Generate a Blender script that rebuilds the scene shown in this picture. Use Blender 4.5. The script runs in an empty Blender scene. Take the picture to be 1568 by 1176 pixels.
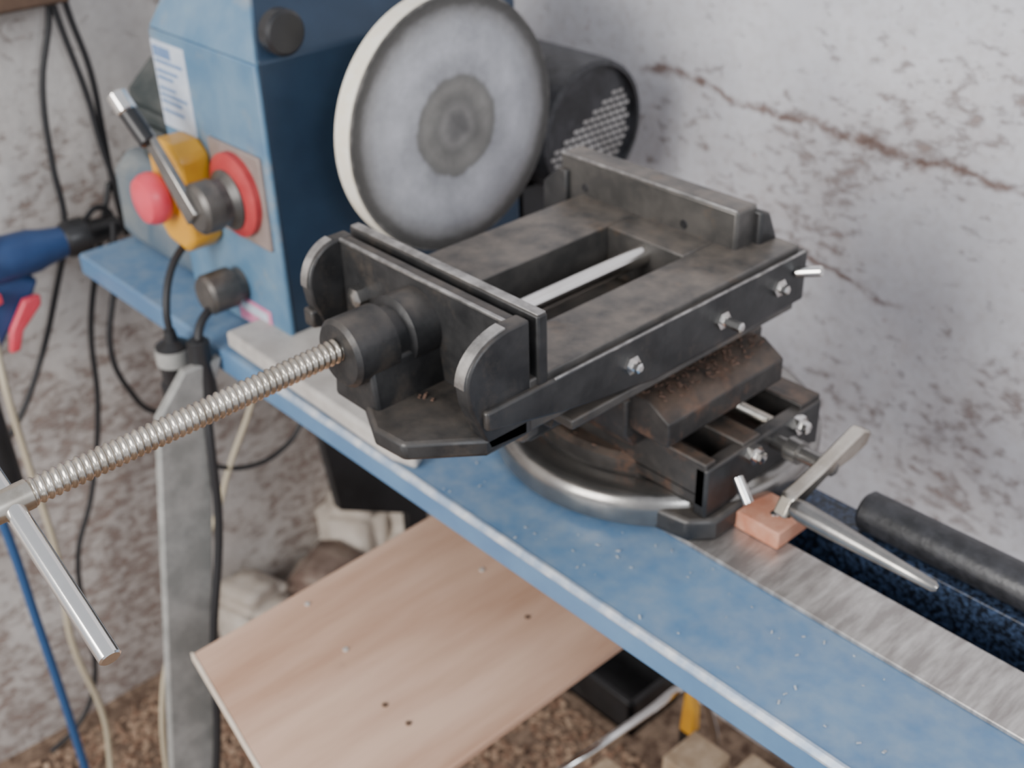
import bpy, math, random, bmesh
import numpy as np
from mathutils import Vector, Matrix, noise as mnoise
random.seed(4)
S=bpy.context.scene
COL=S.collection
# ---------------------------------------------------------------- materials
def new_mat(name):
    m=bpy.data.materials.new(name); m.use_nodes=True
    nt=m.node_tree; b=nt.nodes['Principled BSDF']
    return m,nt,b
def mat(name,c1,c2=None,rough=.5,metal=0,scale=20,lo=.4,hi=.65,bump=0,bscale=None,dust=None,dustamt=0,stretch=None,spot=None,spotr=(.62,.72),spots=18):
    m,nt,b=new_mat(name); N=nt.nodes; L=nt.links
    b.inputs['Roughness'].default_value=rough; b.inputs['Metallic'].default_value=metal
    tc=N.new('ShaderNodeTexCoord'); mp=N.new('ShaderNodeMapping'); L.new(tc.outputs['Object'],mp.inputs['Vector'])
    if stretch: mp.inputs['Scale'].default_value=stretch
    no=N.new('ShaderNodeTexNoise'); no.inputs['Scale'].default_value=scale; no.inputs['Detail'].default_value=6; no.inputs['Roughness'].default_value=.62
    L.new(mp.outputs[0],no.inputs['Vector'])
    cr=N.new('ShaderNodeValToRGB'); cr.color_ramp.elements[0].position=lo; cr.color_ramp.elements[1].position=hi
    cr.color_ramp.elements[0].color=(*c1,1); cr.color_ramp.elements[1].color=(*(c2 or c1),1)
    L.new(no.outputs['Fac'],cr.inputs[0]); out=cr.outputs[0]
    if spot:
        n4=N.new('ShaderNodeTexNoise'); n4.inputs['Scale'].default_value=spots; n4.inputs['Detail'].default_value=8; n4.inputs['Roughness'].default_value=.7
        ad=N.new('ShaderNodeVectorMath'); ad.inputs[1].default_value=(3.1,1.7,5.3); L.new(tc.outputs['Object'],ad.inputs[0]); L.new(ad.outputs[0],n4.inputs['Vector'])
        m4=N.new('ShaderNodeMapRange'); m4.inputs[1].default_value=spotr[0]; m4.inputs[2].default_value=spotr[1]; m4.inputs[4].default_value=.8; L.new(n4.outputs['Fac'],m4.inputs[0])
        mx=N.new('ShaderNodeMix'); mx.data_type='RGBA'; L.new(m4.outputs[0],mx.inputs[0]); L.new(out,mx.inputs[6]); mx.inputs[7].default_value=(*spot,1); out=mx.outputs[2]
    if dust:
        g=N.new('ShaderNodeNewGeometry'); sx=N.new('ShaderNodeSeparateXYZ'); L.new(g.outputs['Normal'],sx.inputs[0])
        mr=N.new('ShaderNodeMapRange'); mr.inputs[1].default_value=.4; mr.inputs[2].default_value=.95; L.new(sx.outputs['Z'],mr.inputs[0])
        n2=N.new('ShaderNodeTexNoise'); n2.inputs['Scale'].default_value=60; n2.inputs['Detail'].default_value=5; L.new(tc.outputs['Object'],n2.inputs['Vector'])
        m2=N.new('ShaderNodeMapRange'); m2.inputs[1].default_value=.3; m2.inputs[2].default_value=.7; m2.inputs[4].default_value=dustamt; L.new(n2.outputs['Fac'],m2.inputs[0])
        mu=N.new('ShaderNodeMath'); mu.operation='MULTIPLY'; L.new(mr.outputs[0],mu.inputs[0]); L.new(m2.outputs[0],mu.inputs[1])
        mx=N.new('ShaderNodeMix'); mx.data_type='RGBA'; L.new(mu.outputs[0],mx.inputs[0]); L.new(out,mx.inputs[6]); mx.inputs[7].default_value=(*dust,1); out=mx.outputs[2]
    L.new(out,b.inputs['Base Color'])
    if bump:
        n3=N.new('ShaderNodeTexNoise'); n3.inputs['Scale'].default_value=bscale or scale*3; n3.inputs['Detail'].default_value=5; L.new(mp.outputs[0],n3.inputs['Vector'])
        bp=N.new('ShaderNodeBump'); bp.inputs['Strength'].default_value=bump; bp.inputs['Distance'].default_value=.002; L.new(n3.outputs['Fac'],bp.inputs['Height']); L.new(bp.outputs[0],b.inputs['Normal'])
    return m
def wall_mat(name,base,shade,crack=False,heavy=.5,gain=1.0):
    m,nt,b=new_mat(name); N=nt.nodes; L=nt.links
    b.inputs['Roughness'].default_value=.9
    g=N.new('ShaderNodeNewGeometry'); pos=g.outputs['Position']
    def noise(s,d=8,r=.6,dist=0,off=0,sc=None):
        n=N.new('ShaderNodeTexNoise'); n.inputs['Scale'].default_value=s; n.inputs['Detail'].default_value=d; n.inputs['Roughness'].default_value=r; n.inputs['Distortion'].default_value=dist
        va=N.new('ShaderNodeMapping'); va.inputs['Location'].default_value=(off,off*.7,off*1.3); L.new(pos,va.inputs[0]); L.new(va.outputs[0],n.inputs['Vector'])
        if sc: va.inputs['Scale'].default_value=sc; va.inputs['Rotation'].default_value=(0,math.radians(25),0)
        return n.outputs['Fac']
    def mr(v,a,bb,c=0,d=1):
        n=N.new('ShaderNodeMapRange'); n.inputs[1].default_value=a; n.inputs[2].default_value=bb; n.inputs[3].default_value=c; n.inputs[4].default_value=d; L.new(v,n.inputs[0]); return n.outputs[0]
    def math_(op,a,bb):
        n=N.new('ShaderNodeMath'); n.operation=op
        for i,v in enumerate((a,bb)):
            if hasattr(v,'is_linked'): L.new(v,n.inputs[i])
            else: n.inputs[i].default_value=v
        return n.outputs[0]
    def mix(f,a,bb):
        n=N.new('ShaderNodeMix'); n.data_type='RGBA'; L.new(f,n.inputs[0])
        if isinstance(a,tuple): n.inputs[6].default_value=(*a,1)
        else: L.new(a,n.inputs[6])
        if isinstance(bb,tuple): n.inputs[7].default_value=(*bb,1)
        else: L.new(bb,n.inputs[7])
        return n.outputs[2]
    c=mix(mr(noise(5,4),.35,.65),base,shade)
    c=mix(mr(noise(90,4,.6,0,3),.45,.75,0,.35),c,(.42,.38,.36))
    sz=N.new('ShaderNodeSeparateXYZ'); L.new(pos,sz.inputs[0])
    low=mr(sz.outputs['Z'],1.15,.45,0,.14*heavy)
    pn=math_('ADD',noise(4.2,5,.6,0,7),low)
    patch=mr(pn,.50,.68,0,1)
    fine=noise(42,8,.68,.3,0,(1,1,1.8))
    f=mr(math_('ADD',fine,math_('MULTIPLY',patch,.15)),.60,.73)
    c=mix(math_('MULTIPLY',patch,.30*gain),c,(.36,.27,.22))
    c=mix(math_('MULTIPLY',f,.70*gain),c,(.19,.11,.08))
    speck2=mr(noise(75,3,.6,0,11),.67,.74,0,.5)
    c=mix(speck2,c,(.30,.16,.13))
    if crack:
        wob=math_('SUBTRACT',noise(6,6,.6),.5)
        zz=math_('ADD',sz.outputs['Z'],math_('MULTIPLY',wob,.12))
        zz=math_('ADD',zz,math_('MULTIPLY',sz.outputs['X'],.05))
        for z0,w,x0,x1 in ((.958,.0045,-1.0,-.3),(.80,.0035,-.82,-.62)):
            d=math_('ABSOLUTE',math_('SUBTRACT',zz,z0),0)
            k=mr(d,w*.4,w*2.0,1,0)
            k=math_('MULTIPLY',k,mr(noise(30,5,.7),.34,.52))
            k=math_('MULTIPLY',k,math_('MULTIPLY',mr(sz.outputs['X'],x0,x0+.03),mr(sz.outputs['X'],x1+.05,x1)))
            c=mix(math_('MULTIPLY',k,.85),c,(.16,.09,.065))
    L.new(c,b.inputs['Base Color'])
    bp=N.new('ShaderNodeBump'); bp.inputs['Strength'].default_value=.6; bp.inputs['Distance'].default_value=.006
    L.new(math_('ADD',noise(14,8,.6),math_('MULTIPLY',f,-.3)),bp.inputs['Height']); L.new(bp.outputs[0],b.inputs['Normal'])
    return m
M={}
M['wall_b']=wall_mat('whitewash_back',(.72,.72,.76),(.58,.58,.62),True,.55,.9)
M['wall_l']=wall_mat('whitewash_left',(.70,.67,.64),(.52,.49,.465),False,1.2,.95)
M['floor']=mat('shaving_floor',(.08,.045,.03),(.34,.24,.17),.95,scale=60,lo=.35,hi=.7,bump=.8,bscale=90)
M['blue']=mat('blue_hammer_paint',(.10,.205,.36),(.13,.25,.41),.33,scale=12,bump=.05,bscale=150,dust=(.33,.39,.45),dustamt=.42,spot=(.40,.46,.52),spotr=(.70,.76),spots=60)
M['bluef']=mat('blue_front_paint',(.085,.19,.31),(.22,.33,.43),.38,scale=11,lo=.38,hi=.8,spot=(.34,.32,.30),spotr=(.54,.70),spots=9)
M['blueshade']=mat('blue_side_shaded',(.012,.030,.060),(.018,.042,.08),.45,scale=14)  # headstock blue darkened so the colour carries the shade on its side
M['bluedust']=mat('dusty_blue_paint',(.11,.15,.19),(.27,.28,.27),.6,scale=9)
M['darkteal']=mat('dark_teal_box',(.04,.05,.05),(.10,.105,.10),.6,scale=14)
M['footg']=mat('dusty_grey_casting',(.44,.41,.38),(.60,.57,.53),.6,scale=25)
M['edgeglint']=mat('edge_highlight',(.35,.45,.6),(.75,.78,.82),.3,.3,scale=40)  # pale tone for the painted highlight on the bed edge
M['edge']=mat('worn_glint_iron',(.26,.25,.24),(.60,.58,.56),.3,.8,scale=50)  # bright strips on worn edges, specular highlight put into the colour
M['steel']=mat('ground_steel',(.36,.33,.31),(.64,.61,.58),.36,.7,scale=22,stretch=(5,1,1),bump=.06)
M['chrome']=mat('chrome',(.80,.78,.75),(.90,.88,.85),.15,1,scale=20)
M['screw']=mat('oiled_steel',(.50,.45,.38),(.70,.65,.57),.27,1,scale=40)
M['cast']=mat('black_cast_iron',(.021,.021,.022),(.048,.047,.047),.40,.25,scale=25,bump=.18,bscale=110,dust=(.17,.14,.115),dustamt=.5,spot=(.085,.07,.058),spotr=(.55,.70),spots=20)
M['castg']=mat('grey_cast_iron',(.068,.065,.062),(.13,.12,.11),.38,.4,scale=25,bump=.1,bscale=120,dust=(.28,.235,.195),dustamt=.65,spot=(.21,.14,.09),spotr=(.56,.70),spots=14)
M['saddle']=mat('rusty_cast_iron',(.025,.023,.022),(.06,.053,.048),.45,.2,scale=25,bump=.25,bscale=110,dust=(.20,.13,.09),dustamt=.6,spot=(.13,.07,.045),spotr=(.54,.66),spots=30)
M['ring']=mat('machined_ring',(.26,.25,.24),(.42,.40,.37),.26,.9,scale=18,bump=.05)
M['black']=mat('black_plastic',(.014,.014,.015),(.024,.024,.026),.35,scale=20)
M['rubber']=mat('black_rubber',(.018,.018,.020),(.045,.045,.05),.38,scale=60,bump=.2)
M['speckle']=mat('blue_black_speckle',(.008,.010,.016),(.05,.08,.15),.4,scale=200,lo=.42,hi=.65)
M['cable']=mat('cable_black',(.02,.02,.022),None,.5)
M['cream']=mat('cable_cream',(.50,.43,.31),None,.5)
M['bluecord']=mat('blue_cord',(.03,.09,.22),None,.4)
M['discrim']=mat('disc_rim_ply',(.85,.78,.64),(.9,.86,.76),.6,scale=60)
M['red']=mat('red_plastic',(.72,.06,.09),(.78,.09,.13),.35)
M['dred']=mat('dark_red_plate',(.40,.03,.035),(.5,.06,.06),.5)
M['tan']=mat('tan_plate',(.22,.17,.15),(.30,.24,.22),.6)
M['yellow']=mat('yellow_plastic',(.75,.38,.03),(.66,.31,.03),.4)
M['paper']=mat('paper_label',(.52,.59,.70),(.62,.68,.77),.6,scale=60)
M['inkblue']=mat('ink_blue',(.12,.22,.42),(.2,.3,.48),.6,scale=60)
M['pink']=mat('pink_label',(.65,.20,.36),(.70,.3,.43),.5,scale=120,lo=.45,hi=.55)
M['ply']=mat('plywood_face',(.50,.285,.185),(.76,.51,.375),.5,scale=17,lo=.30,hi=.66,stretch=(1,.14,1),bump=.05,spot=(.32,.19,.13),spotr=(.62,.82),spots=7)
M['plyedge']=mat('plywood_edge',(.80,.66,.52),(.9,.8,.68),.6,scale=60)
M['leg']=mat('galvanised_leg',(.25,.25,.235),(.40,.39,.37),.55,.1,scale=25)
M['wood']=mat('offcut_wood',(.36,.26,.17),(.54,.42,.30),.7,scale=30,stretch=(1,1,.2))
M['redwood']=mat('red_wood_block',(.50,.20,.12),(.62,.32,.22),.65,scale=50)
M['stone']=mat('rubble_stone',(.18,.12,.095),(.36,.29,.24),.9,scale=15,bump=.5)
M['stonew']=mat('pale_stone',(.52,.45,.38),(.72,.65,.57),.9,scale=15,bump=.3)
M['grille']=mat('grille_lit_cells',(.40,.38,.36),(.6,.58,.56),.5,.3)  # pale grey standing in for light seen through the mesh
M['chip']=mat('rust_chips',(.09,.05,.035),(.20,.12,.085),.9,scale=200)
M['chipl']=mat('wood_shavings',(.20,.11,.07),(.50,.36,.25),.9,scale=60)
M['speckm']=mat('pale_dust_flecks',(.36,.40,.45),(.5,.52,.54),.8)
M['toolblue']=mat('tool_blue',(.025,.06,.17),(.035,.08,.21),.45)
M['brown']=mat('dark_beam',(.10,.06,.04),(.18,.11,.07),.8,scale=20)
def disc_mat():
    m,nt,b=new_mat('abrasive_disc'); N=nt.nodes; L=nt.links
    tc=N.new('ShaderNodeTexCoord'); sp=N.new('ShaderNodeSeparateXYZ'); L.new(tc.outputs['Object'],sp.inputs[0])
    cb=N.new('ShaderNodeCombineXYZ'); L.new(sp.outputs['Y'],cb.inputs[0]); L.new(sp.outputs['Z'],cb.inputs[1])
    ln=N.new('ShaderNodeVectorMath'); ln.operation='LENGTH'; L.new(cb.outputs[0],ln.inputs[0])
    no=N.new('ShaderNodeTexNoise'); no.inputs['Scale'].default_value=50; no.inputs['Detail'].default_value=7; L.new(tc.outputs['Object'],no.inputs['Vector'])
    a=N.new('ShaderNodeMath'); a.operation='MULTIPLY_ADD'; L.new(no.outputs['Fac'],a.inputs[0]); a.inputs[1].default_value=.010; a.inputs[2].default_value=-.005
    ad=N.new('ShaderNodeMath'); L.new(a.outputs[0],ad.inputs[0]); L.new(ln.outputs['Value'],ad.inputs[1])
    dv=N.new('ShaderNodeMath'); dv.operation='DIVIDE'; L.new(ad.outputs[0],dv.inputs[0]); dv.inputs[1].default_value=.1265
    cr=N.new('ShaderNodeValToRGB'); L.new(dv.outputs[0],cr.inputs[0]); e=cr.color_ramp.elements
    st=[(0,(.13,.125,.12)),(.08,(.14,.135,.13)),(.14,(.21,.20,.19)),(.20,(.16,.155,.145)),(.31,(.22,.21,.195)),(.375,(.175,.17,.16)),(.41,(.35,.35,.37)),(.60,(.44,.44,.47)),(.76,(.36,.36,.38)),(.85,(.25,.245,.245)),(.92,(.085,.08,.075)),(.975,(.06,.057,.053)),]
    e[0].position=0; e[0].color=(*st[0][1],1); e[1].position=1; e[1].color=(.16,.15,.14,1)
    for p,c in st[1:]:
        x=e.new(p); x.color=(*c,1)
    n2=N.new('ShaderNodeTexNoise'); n2.inputs['Scale'].default_value=24; n2.inputs['Detail'].default_value=8; n2.inputs['Roughness'].default_value=.72; L.new(tc.outputs['Object'],n2.inputs['Vector'])
    mr=N.new('ShaderNodeMapRange'); mr.inputs[1].default_value=.3; mr.inputs[2].default_value=.7; mr.inputs[3].default_value=.76; mr.inputs[4].default_value=1.24; L.new(n2.outputs['Fac'],mr.inputs[0])
    mx=N.new('ShaderNodeMix'); mx.data_type='RGBA'; mx.blend_type='MULTIPLY'; mx.inputs[0].default_value=1; L.new(cr.outputs[0],mx.inputs[6]); L.new(mr.outputs[0],mx.inputs[7])
    L.new(mx.outputs[2],b.inputs['Base Color']); b.inputs['Roughness'].default_value=.85
    return m
M['disc']=disc_mat()
# ---------------------------------------------------------------- geometry helpers
def group(name,loc):
    e=bpy.data.objects.new(name,None); e.location=loc; e.empty_display_size=.05; COL.objects.link(e); return e
def mk(name,V,Fc,m,parent=None,bevel=0,smooth=True,origin=None,ang=35,seg=2):
    me=bpy.data.meshes.new(name)
    V=[Vector(v) for v in V]
    o_=Vector(origin) if origin else sum(V,Vector())/len(V)
    me.from_pydata([v-o_ for v in V],[],Fc); me.update()
    bm=bmesh.new(); bm.from_mesh(me); bmesh.ops.recalc_face_normals(bm,faces=bm.faces); bm.to_mesh(me); bm.free()
    me.materials.append(M[m] if isinstance(m,str) else m)
    if smooth:
        me.shade_smooth(); me.set_sharp_from_angle(angle=math.radians(ang))
    ob=bpy.data.objects.new(name,me); COL.objects.link(ob)
    if parent:
        ob.parent=parent; ob.location=o_-parent.location
    else: ob.location=o_
    if bevel:
        b=ob.modifiers.new('bevel','BEVEL'); b.width=bevel; b.segments=seg; b.limit_method='ANGLE'; b.angle_limit=math.radians(40); b.harden_normals=False
    return ob
def boxd(x0,x1,y0,y1,z0,z1):
    V=[(x,y,z) for x in(x0,x1) for y in(y0,y1) for z in(z0,z1)]
    F_=[(0,1,3,2),(4,6,7,5),(0,4,5,1),(2,3,7,6),(0,2,6,4),(1,5,7,3)]
    return V,F_
def box(n,x0,x1,y0,y1,z0,z1,m,p=None,bevel=.002):
    return mk(n,*boxd(x0,x1,y0,y1,z0,z1),m,p,bevel)
def boxes(n,lst,m,p=None,bevel=.0015):
    V=[];F_=[]
    for b in lst:
        v,f=boxd(*b); k=len(V); V+=v; F_+=[tuple(i+k for i in q) for q in f]
    return mk(n,V,F_,m,p,bevel)
def prism(n,pts,axis,a0,a1,m,p=None,bevel=.002):
    def P(q,a): 
        return {'x':(a,q[0],q[1]),'y':(q[0],a,q[1]),'z':(q[0],q[1],a)}[axis]
    k=len(pts); V=[P(q,a0) for q in pts]+[P(q,a1) for q in pts]
    F_=[tuple(range(k)),tuple(range(2*k-1,k-1,-1))]+[(i,(i+1)%k,k+(i+1)%k,k+i) for i in range(k)]
    return mk(n,V,F_,m,p,bevel)
def frame(d):
    d=Vector(d).normalized(); u=d.orthogonal().normalized()
    if abs(d.z)<.9: u=d.cross(Vector((0,0,1))).normalized()
    return d,u,d.cross(u)
def lathe(n,c,d,prof,m,p=None,seg=48,bevel=0,ang=35):
    d,u,w=frame(d); c=Vector(c); V=[];F_=[]
    k=len(prof)
    for r,t in prof:
        for i in range(seg):
            a=2*math.pi*i/seg; V.append(c+d*t+(u*math.cos(a)+w*math.sin(a))*max(r,1e-5))
    for j in range(k-1):
        for i in range(seg):
            i2=(i+1)%seg; F_.append((j*seg+i,j*seg+i2,(j+1)*seg+i2,(j+1)*seg+i))
    F_.append(tuple(range(seg))); F_.append(tuple((k-1)*seg+i for i in range(seg)))
    return mk(n,V,F_,m,p,bevel,ang=ang)
def cyl(n,a,b,r,m,p=None,r2=None,ch=.15,seg=40):
    a=Vector(a);b=Vector(b);L=(b-a).length; r2=r if r2 is None else r2; c=min(r,r2)*ch
    c=min(c,L*.3)
    return lathe(n,a,b-a,[(r-c,0),(r,c),(r2,L-c),(r2-c,L)],m,p,seg)
def screw(n,a,b,R,pitch,depth,m,p=None,seg=28):
    a=Vector(a);b=Vector(b);L=(b-a).length; d,u,w=frame(b-a); N_=int(L/pitch*8); V=[];F_=[]
    for j in range(N_+1):
        t=L*j/N_
        for i in range(seg):
            q=i/seg; ph=(t/pitch+q)%1; tri=abs(ph*2-1); tri=min(1,max(0,tri*1.6-.3))
            r=R-depth*tri; an=2*math.pi*q
            V.append(a+d*t+(u*math.cos(an)+w*math.sin(an))*r)
    for j in range(N_):
        for i in range(seg):
            i2=(i+1)%seg; F_.append((j*seg+i,j*seg+i2,(j+1)*seg+i2,(j+1)*seg+i))
    F_.append(tuple(range(seg))); F_.append(tuple(N_*seg+i for i in range(seg)))
    return mk(n,V,F_,m,p,ang=60)
def tube(n,pts,r,m,p=None,smooth=True,res=6):
    cu=bpy.data.curves.new(n,'CURVE'); cu.dimensions='3D'; cu.bevel_depth=r; cu.bevel_resolution=3; cu.resolution_u=res; cu.use_fill_caps=True
    o_=Vector(pts[0])
    if smooth:
        s=cu.splines.new('BEZIER'); s.bezier_points.add(len(pts)-1)
        for bp,q in zip(s.bezier_points,pts): bp.co=Vector(q)-o_; bp.handle_left_type=bp.handle_right_type='AUTO'
    else:
        s=cu.splines.new('POLY'); s.points.add(len(pts)-1)
        for bp,q in zip(s.points,pts): bp.co=(*(Vector(q)-o_),1)
    cu.materials.append(M[m]); ob=bpy.data.objects.new(n,cu); COL.objects.link(ob)
    if p: ob.parent=p; ob.location=o_-p.location
    else: ob.location=o_
    return ob
def rock(n,c,s,m,seed,p=None):
    bm=bmesh.new(); bmesh.ops.create_cube(bm,size=1)
    bmesh.ops.bevel(bm,geom=bm.edges[:],offset=.18,segments=2,affect='EDGES')
    bmesh.ops.subdivide_edges(bm,edges=bm.edges[:],cuts=2,use_grid_fill=True)
    me=bpy.data.meshes.new(n)
    for v in bm.verts:
        k=mnoise.noise(v.co*2.2+Vector((seed,seed*.7,0)))*.22+mnoise.noise(v.co*6+Vector((seed,0,2)))*.07
        v.co=v.co*(1+k); v.co.x*=s[0]; v.co.y*=s[1]; v.co.z*=s[2]
    bm.to_mesh(me); bm.free(); me.materials.append(M[m]); me.shade_smooth()
    zmin=min(v.co.z for v in me.vertices)
    ob=bpy.data.objects.new(n,me); COL.objects.link(ob); ob.location=(c[0],c[1],c[2]-zmin); ob.rotation_euler=(0,0,seed)
    if p: ob.parent=p; ob.location=Vector((c[0],c[1],c[2]-zmin))-p.location
    return ob
def slivers(n,N_,fn,m,size,p=None,flat=.2):
    V=[];F_=[]
    for _ in range(N_):
        c=Vector(fn()); s=size*random.uniform(.4,1.3)
        u=Vector((random.gauss(0,1),random.gauss(0,1),random.gauss(0,.2))).normalized(); w=u.cross(Vector((random.gauss(0,.25),random.gauss(0,.25),1))).normalized()
        t=u.cross(w)
        a=u*s; b=w*s*random.uniform(.25,.6); d=t*s*flat; k=len(V)
        for i in(-1,1):
            for j in(-1,1):
                for l in(-1,1): V.append(c+a*i*.5+b*j*.5+d*l*.5)
        F_+=[tuple(q+k for q in f) for f in boxd(0,1,0,1,0,1)[1]]
    return mk(n,V,F_,m,p,0,smooth=False)
# ---------------------------------------------------------------- room
def wavy_wall(name,axis,c,a0,a1,z0,z1,m,th=.12):
    na,nz=70,50; V=[];F_=[]
    for j in range(nz+1):
        for i in range(na+1):
            a=a0+(a1-a0)*i/na; z=z0+(z1-z0)*j/nz
            o=.006*math.sin(a*5+z*3)+.004*math.sin(a*11-z*7+1)
            V.append((a,c+o,z) if axis=='y' else (c-o,a,z))
    for j in range(nz):
        for i in range(na):
            k=j*(na+1)+i; F_.append((k,k+1,k+na+2,k+na+1))
    off=len(V)
    bx=(a0,a1,c+.02,c+th,z0,z1) if axis=='y' else (c-th,c-.02,a0,a1,z0,z1)
    v,f=boxd(*bx); V+=v; F_+=[tuple(q+off for q in t) for t in f]
    return mk(name,V,F_,m,None,origin=(0,0,0))
wavy_wall('wall_back','y',1.12,-1.62,1.6,0,2.3,'wall_b')
wavy_wall('wall_left','x',-1.5,-1.4,1.12,0,2.3,'wall_l')
box('floor',-1.62,1.6,-1.4,1.24,-.05,0,'floor',bevel=0)
def flr():
    while True:
        x,y=random.uniform(-1.46,-.35),random.uniform(-.1,.96)
        if y>.55 and x<-1.13: continue
        if y>.62 and -.70<x<-.46: continue
        return (x,y,random.uniform(.001,.004))
slivers('wood_shavings',7500,flr,'chipl',.015)
# ---------------------------------------------------------------- lathe
lt=group('wood_lathe',(-.6,.6,.85))
X0,X1=-1.34,.25
prism('bed_front_rail',[(.484,.824),(.484,.847),(.487,.85),(.585,.85),(.641,.85),(.641,.76),(.633,.76),(.633,.842),(.492,.842),(.492,.824)],'x',X0,X1,'blue',lt,.001)
prism('bed_edge_highlight',[(.4832,.8455),(.4832,.8475),(.4865,.8508),(.489,.8508),(.489,.8495),(.4855,.8475)],'x',-.90,X1,'edgeglint',lt,0)  # pale strip paints the white highlight along the front edge
box('bed_front_way',-.62,X1,.585,.641,.8502,.8545,'steel',lt,.0008)
prism('bed_rear_rail',[(.722,.826),(.722,.85),(.69,.85),(.69,.76),(.698,.76),(.698,.842),(.714,.842),(.714,.826)],'x',X0,X1,'speckle',lt,.001)
box('bed_floor_pan',X0,X1,.633,.70,.752,.762,'black',lt,.001)
slivers('bed_dust_flecks',70,lambda:(random.uniform(-.8,-.2),random.uniform(.492,.58),.8508),'speckm',.0028,lt)
# headstock
hb=[(-1.14,.54,.85),(-.942,.54,.85),(-.942,.86,.85),(-1.14,.86,.85),(-1.14,.54,1.152),(-.942,.54,1.152),(-.942,.86,1.152),(-1.14,.86,1.152),(-1.115,.60,1.255),(-1.035,.60,1.255),(-1.035,.80,1.255),(-1.115,.80,1.255)]
mk('headstock_casting',hb,[(0,1,2,3),(0,1,5,4),(1,2,6,5),(2,3,7,6),(3,0,4,7),(4,5,9,8),(5,6,10,9),(6,7,11,10),(7,4,8,11),(8,9,10,11)],'blueshade',lt,.004)
prism('headstock_front_panel',[(-.9405,.852),(-.9405,1.150),(-1.141,1.150),(-1.141,.852)],'y',.535,.541,'bluef',lt,.002)
tp=[(-1.141,.5365,1.151),(-.9405,.5365,1.151),(-1.034,.597,1.256),(-1.116,.597,1.256)]
mk('headstock_top_panel',tp+[(x,y+.005,z-.003) for x,y,z in tp],[(0,1,2,3),(4,5,6,7),(0,1,5,4),(1,2,6,5),(2,3,7,6),(3,0,4,7)],'bluef',lt,.0012)
lathe('spindle_bearing_boss',(-.942,.697,1.074),(1,0,0),[(.062,0),(.062,.008),(.056,.013),(.03,.014),(.03,.04),(.022,.04),(.022,.058)],'blueshade',lt)
prism('pulley_cover',[(.555,.851),(.545,.87),(.548,.945),(.57,.965),(.84,.965),(.84,.851)],'x',-1.335,-1.14,'bluedust',lt,.006)
prism('motor_junction_box',[(.57,.965),(.565,1.05),(.60,1.08),(.82,1.08),(.82,.965)],'x',-1.29,-1.14,'darkteal',lt,.005)
boxes('junction_box_ribs',[(-1.285,-1.15,.560,.566,z,z+.006) for z in (.99,1.01,1.03)],'darkteal',lt,.001)
prism('headstock_foot',[(-1.0,.492),(-.712,.487),(-.685,.494),(-.695,.512),(-.75,.535),(-.83,.57),(-.87,.61),(-.93,.63),(-1.0,.63)],'z',.851,.870,'footg',lt,.004)
cyl('lock_button',(-.943,.565,1.176),(-.925,.565,1.176),.021,'black',lt)
prism('leg',[(.272,0),(.402,.80),(.44,.842),(.484,.842),(.463,.80),(.327,0)],'x',-1.012,-1.0,'leg',lt,.002)
mk('under_bed_dark_panel',[(-1.30,.752,.50),(-1.30,.772,.33),(-1.30,.90,.255),(-1.30,.90,0),(-1.30,.94,0),(-1.30,.94,.84),(-1.30,.72,.84),(-1.28,.752,.50),(-1.28,.772,.33),(-1.28,.90,.255),(-1.28,.90,0),(-1.28,.94,0),(-1.28,.94,.84),(-1.28,.72,.84)],[(0,1,2,3,4,5,6),(13,12,11,10,9,8,7)]+[(i,(i+1)%7,7+(i+1)%7,7+i) for i in range(7)],'black',lt,.002)  # black panel added to fill the dark area under the bed
# labels
box('white_label',-1.138,-1.072,.5338,.5352,1.05,1.140,'paper',lt,.0003)
boxes('label_print',[(-1.134,-1.10,.5330,.5338,1.124,1.135)]+[(-1.133,-1.133+random.uniform(.03,.055),.5330,.5338,z,z+.003) for z in (1.118,1.108,1.101,1.09,1.083,1.076,1.066)],'inkblue',lt,0)
box('maker_label',-1.04,-.975,.5338,.5352,.857,.885,'pink',lt,.0003)
box('maker_label_white',-1.035,-.981,.5328,.5338,.871,.881,'paper',lt,.0002)
# speed lever
box('lever_back_plate',-1.046,-.950,.531,.536,.962,1.060,'tan',lt,.002)
lathe('lever_gear_ring',(-.998,.531,1.012),(0,-1,0),[(.043,0),(.043,.007),(.036,.010),(.030,.011)],'dred',lt)
lathe('lever_hub',(-1.0,.53,1.008),(0,-1,0),[(.031,0),(.031,.012),(.024,.018),(.024,.026),(.026,.027),(.026,.044),(.022,.048),(.010,.048)],'castg',lt)
mk('lever_arm',[(-1.0-.010,.477,1.00-.010),(-1.0+.010,.477,1.0+.007),(-1.066+.006,.474,1.072+.006),(-1.066-.006,.474,1.072-.006),(-1.0-.010,.486,1.00-.010),(-1.0+.010,.486,1.0+.007),(-1.066+.006,.482,1.072+.006),(-1.066-.006,.482,1.072-.006)],[(0,1,2,3),(4,5,6,7),(0,1,5,4),(1,2,6,5),(2,3,7,6),(3,0,4,7)],'ring',lt,.002)
cyl('lever_grip',(-1.058,.476,1.064),(-1.09,.470,1.098),.0095,'black',lt)
cyl('lever_tip',(-1.082,.471,1.090),(-1.097,.469,1.106),.0105,'chrome',lt)
lathe('tension_knob',(-1.031,.535,.900),(0,-1,0),[(.018,0),(.018,.01),(.022,.012),(.022,.040),(.019,.044),(.008,.044)],'castg',lt)
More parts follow.
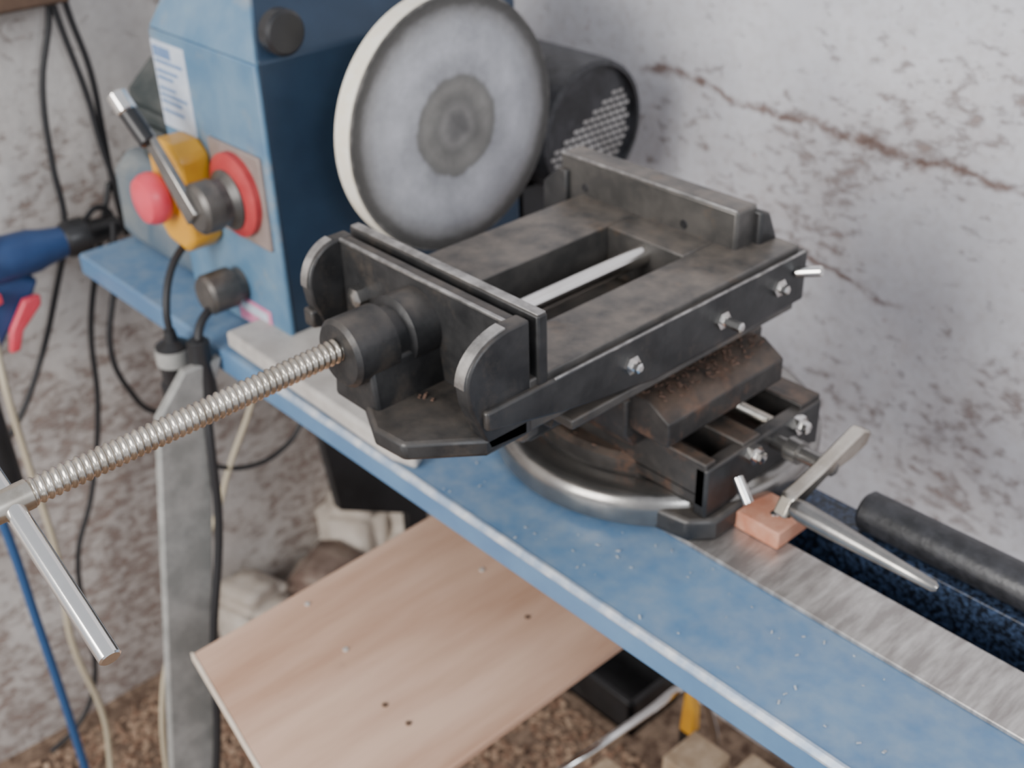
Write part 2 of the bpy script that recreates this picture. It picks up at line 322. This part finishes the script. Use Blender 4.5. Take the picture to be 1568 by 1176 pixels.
# stop switch
st=group('emergency_stop_switch',(-1.087,.51,1.0))
prism('switch_housing',[(-1.118,.952),(-1.105,.940),(-1.068,.934),(-1.050,.950),(-1.052,1.04),(-1.068,1.052),(-1.10,1.052),(-1.118,1.04)],'y',.498,.536,'yellow',st,.006)
lathe('stop_collar',(-1.09,.50,.995),(0,-1,0),[(.022,0),(.022,.006)],'yellow',st)
lathe('stop_button',(-1.09,.496,.995),(0,-1,0),[(.015,0),(.026,.006),(.0275,.012),(.0265,.02),(.023,.026),(.013,.030),(.001,.031)],'red',st)
# hanging leads with connectors
pl=group('power_lead',(-1.05,.455,.83))
tube('switch_cable',[(-1.085,.515,.945),(-1.07,.48,.925),(-1.055,.458,.89),(-1.052,.455,.86)],.0042,'cable',pl)
lathe('connector_body',(-1.052,.455,.866),(0,0,-1),[(.006,0),(.008,.012),(.018,.018),(.019,.04),(.017,.043),(.017,.062),(.020,.064),(.020,.082),(.014,.086)],'black',pl)
lathe('connector_ring',(-1.052,.455,.846),(0,0,-1),[(.0195,0),(.0197,.018)],'leg',pl)
pl2=group('power_lead',(-1.012,.465,.84))
tube('lead_cable',[(-1.03,.50,.888),(-1.02,.475,.875),(-1.012,.466,.85),(-1.01,.464,.82),(-1.0,.456,.79),(-.992,.449,.75),(-.99,.440,.653),(-.988,.405,.50),(-.988,.385,.36),(-.99,.35,.20),(-.98,.31,.02)],.0048,'cable',pl2)
cyl('lead_connector',(-1.013,.466,.865),(-1.008,.463,.80),.012,'black',pl2)
# sanding disc
sd=group('sanding_disc',(-.853,.697,1.074))
lathe('backing_board',(-.880,.697,1.074),(1,0,0),[(.1225,0),(.126,.003),(.126,.025)],'discrim',sd,96)
lathe('abrasive_face',(-.855,.697,1.074),(1,0,0),[(.1255,0),(.1255,.002),(.1235,.003)],'disc',sd,96)
# motor
mo=group('electric_motor',(-1.0,.955,.99))
lathe('motor_shell',(-1.20,.955,.99),(1,0,0),[(.07,0),(.082,.01),(.082,.27),(.080,.284),(.074,.286),(.074,.276)],'rubber',mo,64)
cells=[]
for j in range(-7,8):
    for i in range(-6,7):
        y=.955+i*.0105+(j%2)*.005; z=.99+j*.0082
        if (y-.955)**2+(z-.99)**2<.066**2 and z<1.005+(y-.955)*.55:
            cells.append((-.925,-.9235,y-.0040,y+.0040,z-.0020,z+.0020))
boxes('motor_grille_lit_cells',cells,'grille',mo,0)  # pale cells only where light shows through the fan grille
boxes('motor_mount',[(-1.15,-.98,.865,.90,.85,.99),(-1.15,-.98,.87,1.0,.85,.915)],'black',mo)
box('motor_plate',-1.16,-.97,.722,1.0,.838,.85,'black',lt,.001)
# ---------------------------------------------------------------- vise
vs=group('cross_slide_vise',(-.579,.687,.87))
prof=[(.138,0),(.1455,.002),(.147,.006)]
for i in range(9):
    a=math.pi/2*i/8; prof.append((.135+.012*math.cos(a),.016+.014*math.sin(a)))
prof+=[(.122,.030),(.114,.027),(.109,.029),(.108,.040),(.10,.042)]
lathe('swivel_base',(-.579,.687,.8548),(0,0,1),prof,'ring',vs,96)
lathe('swivel_top',(-.579,.687,.878),(0,0,1),[(.111,0),(.111,.017),(.106,.021),(.02,.021)],'saddle',vs,72)
prism('base_lug',[(-.53,.60),(-.50,.575),(-.452,.583),(-.438,.60),(-.438,.66),(-.53,.70)],'z',.8548,.876,'cast',vs,.004)
boxes('lower_slide_ways',[(-.70,-.447,.594,.606,.893,.927),(-.70,-.447,.640,.662,.893,.925),(-.70,-.447,.716,.743,.893,.927),(-.70,-.447,.594,.743,.885,.897)],'saddle',vs,.0015)
box('lower_slide_end_plate',-.458,-.445,.594,.743,.876,.922,'cast',vs,.002)
screw('cross_leadscrew',(-.69,.692,.915),(-.455,.692,.915),.0065,.003,.0012,'screw',vs)
for k,(y,z) in enumerate(((.648,.914),(.708,.914))):
    lathe('end_bolt_%d'%k,(-.445,y,z),(1,0,0),[(.0085,0),(.0085,.006),(.005,.0065),(.005,.012),(.003,.013)],'chrome',vs,6)
cyl('end_stop_screw',(-.440,.625,.905),(-.425,.622,.888),.0045,'chrome',vs)
cyl('crank_shaft',(-.447,.680,.910),(-.385,.674,.915),.0065,'ring',vs)
lathe('crank_collar',(-.43,.679,.911),(1,-.1,.05),[(.010,0),(.010,.012)],'ring',vs)
cr=[( .612,.900),(.622,.895),(.634,.902),(.665,.911),(.700,.912),(.719,.916),(.724,.927),(.712,.934),(.690,.929),(.660,.921),(.622,.914)]
prism('crank_arm',cr,'x',-.397,-.385,'screw',vs,.002)
lathe('crank_grip',(-.390,.624,.905),(1,0,-.04),[(.004,0),(.0075,.004),(.0085,.012),(.008,.04),(.0055,.09),(.004,.122),(.002,.125)],'ring',vs)
prism('saddle',[(.575,.925),(.565,.94),(.565,.972),(.735,.972),(.735,.925)],'x',-.67,-.505,'saddle',vs,.002)
prism('saddle_ledge',[(-.51,.945),(-.51,.978),(-.486,.978),(-.466,.966),(-.466,.945)],'y',.57,.712,'saddle',vs,.0015)
prism('saddle_neck',[(-.64,.97),(-.52,.97),(-.51,1.0),(-.65,1.0)],'y',.50,.73,'cast',vs,.0015)
boxes('saddle_brackets',[(-.60,-.545,.50,.58,.945,.99),(-.66,-.62,.52,.58,.93,.99)],'cast',vs,.003)
cyl('swivel_lock_bolt',(-.585,.50,.965),(-.585,.472,.962),.011,'ring',vs)
cyl('swivel_lock_bolt_head',(-.545,.50,.968),(-.545,.485,.966),.013,'castg',vs)
# top body
boxes('slide_body',[(-.677,-.612,.44,.735,1.016,1.0555),(-.530,-.478,.44,.735,1.016,1.0555),(-.612,-.530,.655,.735,1.012,1.0555),(-.677,-.478,.48,.735,.998,1.006)],'castg',vs,.0015)
rail=[(.400,1.036),(.400,1.05),(.742,1.05),(.742,1.006),(.56,1.006),(.47,1.020)]
prism('slide_side_rail',rail,'x',-.486,-.474,'cast',vs,.002)
prism('slide_side_rail_far',rail,'x',-.681,-.669,'cast',vs,.002)
box('rail_worn_glint',-.4755,-.4735,.46,.738,1.0492,1.0508,'edge',vs,.0004)  # bright strip paints a glint on the worn rail edge
cyl('guide_rod',(-.572,.44,1.043),(-.572,.66,1.043),.0082,'chrome',vs)
for k,(y,z,l) in enumerate(((.534,1.031,.006),(.635,1.028,.016),(.705,1.030,.006))):
    lathe('gib_nut_%d'%k,(-.475,y,z),(1,0,0),[(.0075,0),(.0075,.004),(.004,.0045),(.004,.004+l),(.0025,.005+l)],'chrome',vs,6)
cyl('end_stop_bolt',(-.474,.728,1.035),(-.455,.735,1.040),.0045,'chrome',vs)
# fixed jaw
box('fixed_jaw',-.702,-.507,.69,.716,1.03,1.088,'castg',vs,.003)
prism('fixed_jaw_heel',[(-.720,1.03),(-.720,1.058),(-.700,1.075),(-.69,1.075),(-.69,1.03)],'y',.685,.735,'cast',vs,.002)
prism('fixed_jaw_rib',[(.712,1.03),(.712,1.084),(.724,1.080),(.738,1.05),(.738,1.03)],'x',-.69,-.500,'cast',vs,.003)
box('fixed_jaw_worn_edge',-.701,-.508,.6895,.6915,1.0865,1.0885,'edge',vs,.0005)  # worn jaw edge with its highlight painted as a bright strip
for k,x in enumerate((-.672,-.56)):
    cyl('jaw_screw_%d'%k,(x,.6895,1.062),(x,.692,1.062),.004,'black',vs)
# movable jaw
box('movable_jaw_plate',-.679,-.476,.447,.456,1.028,1.101,'cast',vs,.0018)
box('movable_jaw',-.677,-.480,.430,.441,1.02,1.099,'cast',vs,.0018)
box('jaw_plate_worn_glint',-.678,-.477,.4475,.4550,1.1005,1.1020,'edge',vs,.0005)  # strips on the jaw tops paint highlights on shiny worn edges
box('jaw_worn_glint',-.676,-.481,.4295,.4325,1.0975,1.0998,'edge',vs,.0005)
def cheek(n,x0,x1,dp=.040):
    arc=[]
    for i in range(13):
        a=math.pi/2*i/12
        arc.append((.428-dp*math.sin(a),1.070+.030*math.cos(a)))
    pts=[(.442,1.015),(.442,1.100)]+arc+[(.430-dp,1.055),(.440-dp,1.03),(.445-dp,1.018)]
    prism(n,pts,'x',x0,x1,'cast',vs,.0018)
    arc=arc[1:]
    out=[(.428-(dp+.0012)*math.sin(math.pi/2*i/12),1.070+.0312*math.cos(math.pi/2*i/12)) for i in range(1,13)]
    prism(n+'_worn_edge',arc+out[::-1],'x',x0+.002,x1-.002,'edge',vs,0)  # thin bright strip paints the highlight on the worn cheek curve
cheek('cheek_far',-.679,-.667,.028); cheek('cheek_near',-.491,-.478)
prism('nut_housing_floor',[(-.677,.445),(-.655,.430),(-.603,.390),(-.540,.358),(-.512,.360),(-.478,.402),(-.478,.44)],'z',1.014,1.028,'cast',vs,.003)
prism('nut_pedestal',[(-.605,1.02),(-.60,1.06),(-.558,1.06),(-.553,1.02)],'y',.372,.44,'cast',vs,.003)
lathe('nut_boss',(-.579,.362,1.066),(0,1,0),[(.0215,0),(.0245,.003),(.0245,.034),(.020,.036),(.020,.044),(.0255,.047),(.0255,.072)],'cast',vs,48)
for k,x in enumerate((-.645,-.515)):
    lathe('jaw_bolt_%d'%k,(x,.430,1.062),(0,-1,0),[(.0085,0),(.0085,.008),(.004,.010)],'ring',vs,6)
screw('clamp_screw',(-.579,.150,1.063),(-.579,.365,1.07),.0085,.0046,.0014,'screw',vs)
cyl('screw_head',(-.579,.126,1.062),(-.579,.152,1.063),.0090,'screw',vs)
cyl('tommy_bar',(-.602,.139,1.073),(-.476,.139,1.017),.0062,'chrome',vs)
def chf():
    r_=random.random()
    if r_<.75: return (random.uniform(-.507,-.474),random.uniform(.575,.708),.9785)
    if r_<.82: return (random.uniform(-.63,-.485),random.uniform(.40,.43),1.029)
    a=random.uniform(-2.6,-.3); q=random.uniform(.100,.108); return (-.579+q*math.cos(a),.687+q*math.sin(a),.899)
slivers('rust_chips',150,chf,'chip',.0038,vs)
# ---------------------------------------------------------------- loose things on the bed
cyl('rubber_sleeve',(-.372,.706,.867),(.25,.714,.867),.0168,'rubber',None,ch=.2)
wb=group('wooden_block',(-.42,.647,.862))
box('block',-.449,-.397,.626,.667,.8548,.871,'redwood',wb,.0015)
cyl('block_screw',(-.415,.645,.870),(-.415,.645,.8722),.004,'chrome',wb)
# ---------------------------------------------------------------- shelf
ps=group('plywood_shelf',(-.7,.5,.645))
mk('panel',[(x,y,z) for z in (.641,.650) for x,y in ((-.841,.760),(-.831,.318),(-.553,.271),(-.553,.760))],[(0,1,2,3),(4,5,6,7),(0,1,5,4),(1,2,6,5),(2,3,7,6),(3,0,4,7)],'ply',ps,.002)
mk('edge_banding',[(-.8332,.3165,.6405),(-.8332,.3165,.6505),(-.553,.2692,.6505),(-.553,.2692,.6405),(-.8305,.3185,.6405),(-.8305,.3185,.6505),(-.553,.2712,.6505),(-.553,.2712,.6405)],[(0,1,2,3),(4,5,6,7),(0,1,5,4),(1,2,6,5),(2,3,7,6),(3,0,4,7)],'plyedge',ps,.0004)
for k,(x,y) in enumerate(((-.732,.427),(-.649,.411),(-.728,.598),(-.643,.583),(-.812,.437),(-.617,.413))):
    cyl('nail_%d'%k,(x,y,.6495),(x,y,.6512),.0028,'footg' if k%2==0 else 'brown',ps)
boxes('shelf_bearers',[(-.80,-.77,.71,.74,.65,.752),(-.62,-.59,.71,.74,.65,.752)],'wood',ps)
# ---------------------------------------------------------------- rubble
for i,(c,s,m) in enumerate((((-1.42,.66,0),(.11,.10,.15),'stonew'),((-1.37,.79,0),(.16,.15,.15),'stone'),((-1.43,.90,0),(.12,.12,.22),'stonew'),((-1.36,.97,0),(.13,.11,.19),'stonew'),((-1.20,.95,0),(.12,.10,.09),'stone'))):
    rock('rubble_stone',c,s,m,i*1.7+.3)
# ---------------------------------------------------------------- things under the bed
box('timber_offcut',-.605,-.55,.76,.82,0,.34,'wood',None,.002)
box('timber_offcut',-.65,-.618,.68,.71,0,.345,'wood',None,.002)
box('timber_offcut',-.54,-.50,.80,.85,0,.33,'wood',None,.002)
tcn=group('black_tray',(-.94,1.04,.03))
boxes('tray',[(-1.03,-.85,.985,1.095,0,.01),(-1.03,-1.02,.985,1.095,0,.07),(-.86,-.85,.985,1.095,0,.07),(-1.03,-.85,.985,.995,0,.07),(-1.03,-.85,1.085,1.095,0,.07)],'black',tcn,.002)
tube('bent_steel_rod',[(-.76,.44,.006),(-.715,.55,.22),(-.676,.64,.335),(-.658,.70,.358),(-.650,.78,.362),(-.652,.86,.35),(-.655,.92,.25),(-.66,.96,.006)],.0055,'chrome')
hc=group('hand_clamp',(-.625,.83,.35))
prism('clamp_grip',[(-.642,.30),(-.637,.368),(-.629,.374),(-.621,.345),(-.619,.30)],'y',.835,.85,'yellow',hc,.003)
prism('clamp_jaw',[(-.642,.0),(-.642,.31),(-.619,.31),(-.619,.0)],'y',.836,.849,'black',hc,.002)
# ---------------------------------------------------------------- left wall: cables, tool, beam
def cab(n,x,pts,r,m,xs=None):
    return tube(n,[((xs[i] if xs else x),y/1000,z/1000) for i,(y,z) in enumerate(pts)],r,m)
cab('hanging_cable',-1.46,[(570,1200),(562,1111),(533,1025),(522,926),(519,840),(485,752),(439,659),(389,586),(360,560)],.0042,'cable')
cab('hanging_cable',-1.462,[(580,1200),(586,1107),(598,1027),(597,941),(596,873),(600,800)],.0042,'cable')
cab('hanging_cable',-1.458,[(560,1180),(572,1085),(585,1000),(590,930),(600,860)],.0042,'cable')
cab('hanging_cable',-1.46,[(590,880),(564,812),(521,688),(504,567),(462,426),(421,338),(406,203),(394,100),(350,30),(300,8)],.0042,'cable')
cab('hanging_cable',-1.4,[(560,850),(544,771),(518,672),(532,603),(558,558),(600,540)],.0042,'cable')
cab('hanging_cable',-1.2,[(700,640),(677,574),(641,548),(590,547),(544,570),(500,600)],.0035,'cable')
tube('cream_cable',[(-1.46,.42,.95),(-1.38,.38,.83),(-1.3,.348,.764),(-1.3,.347,.632),(-1.3,.349,.464),(-1.3,.336,.333),(-1.3,.348,.171),(-1.3,.337,.075),(-1.28,.32,.005)],.0045,'cream')
tube('cream_cable',[(-1.1,.34,.03),(-1.1,.352,.233),(-1.1,.372,.357),(-1.11,.39,.39),(-1.16,.46,.45),(-1.2,.537,.504),(-1.2,.561,.556),(-1.2,.609,.636),(-1.2,.66,.75)],.004,'cream')
tube('blue_conduit',[(-1.22,.265,.75),(-1.2,.274,.636),(-1.2,.278,.462),(-1.2,.280,.325),(-1.2,.280,.207),(-1.2,.28,.0)],.0055,'bluecord')
gr=group('angle_grinder',(-1.43,.45,.82))
lathe('grinder_body',(-1.43,.36,.835),(0,1,-.02),[(.024,0),(.028,.01),(.030,.06),(.028,.10),(.024,.115),(.020,.14)],'toolblue',gr)
lathe('grinder_head',(-1.43,.50,.833),(0,1,-.02),[(.020,0),(.024,.006),(.025,.03),(.018,.038),(.014,.075),(.010,.08)],'black',gr)
tube('hanging_loop',[(-1.44,.535,.845),(-1.45,.565,.855),(-1.45,.58,.835),(-1.45,.57,.80),(-1.44,.545,.80),(-1.44,.535,.815)],.004,'cable',gr)
prism('trigger_housing',[(.37,.815),(.43,.812),(.455,.80),(.44,.775),(.40,.74),(.37,.70)],'x',-1.445,-1.415,'toolblue',gr,.006)
prism('red_trigger',[(.425,.785),(.447,.785),(.445,.772),(.415,.745),(.405,.72),(.392,.72),(.40,.75)],'x',-1.412,-1.40,'red',gr,.003)
prism('red_trim',[(.38,.80),(.40,.802),(.40,.79),(.38,.785)],'x',-1.413,-1.402,'red',gr,.001)
box('wall_beam',-1.50,-1.43,-.2,.58,1.122,1.16,'brown',None,.004)
cyl('black_hose',(-1.36,.33,.55),(-1.36,.335,.70),.022,'black',None,r2=.016)
# ---------------------------------------------------------------- camera
f,pitch,yaw,roll=1792.4,math.radians(31.376),math.radians(41.658),math.radians(-1.743)
h=Vector((-math.cos(yaw),math.sin(yaw),0)); r=Vector((h.y,-h.x,0))
Fv=h*math.cos(pitch)+Vector((0,0,-math.sin(pitch))); Uv=h*math.sin(pitch)+Vector((0,0,math.cos(pitch)))
R2=r*math.cos(roll)+Uv*math.sin(roll); U2=-r*math.sin(roll)+Uv*math.cos(roll)
cam=bpy.data.cameras.new('camera'); co=bpy.data.objects.new('camera',cam); COL.objects.link(co)
mw=Matrix((R2,U2,-Fv)).transposed().to_4x4(); mw.translation=Vector((0,0,1.45)); co.matrix_world=mw
cam.sensor_width=36; cam.lens=36*f/1568; cam.clip_start=.01
cam.dof.use_dof=True; cam.dof.focus_distance=.60; cam.dof.aperture_fstop=8.5
S.camera=co
# ---------------------------------------------------------------- light
w=bpy.data.worlds.new('overcast'); S.world=w; w.use_nodes=True
w.node_tree.nodes['Background'].inputs[0].default_value=(.80,.83,.90,1); w.node_tree.nodes['Background'].inputs[1].default_value=.85
def area(n,loc,target,size,sy,e,c):
    l=bpy.data.lights.new(n,'AREA'); l.shape='RECTANGLE'; l.size=size; l.size_y=sy; l.energy=e; l.color=c
    o=bpy.data.objects.new(n,l); o.location=loc; o.rotation_euler=(Vector(target)-Vector(loc)).to_track_quat('-Z','Y').to_euler(); COL.objects.link(o)
area('doorway_daylight',(-.5,-2.0,1.9),(-.6,.7,.9),1.1,1.5,85,(1,.97,.93))
area('window_daylight',(1.6,-.2,2.2),(-.7,.9,.9),.8,.8,24,(.88,.93,1))
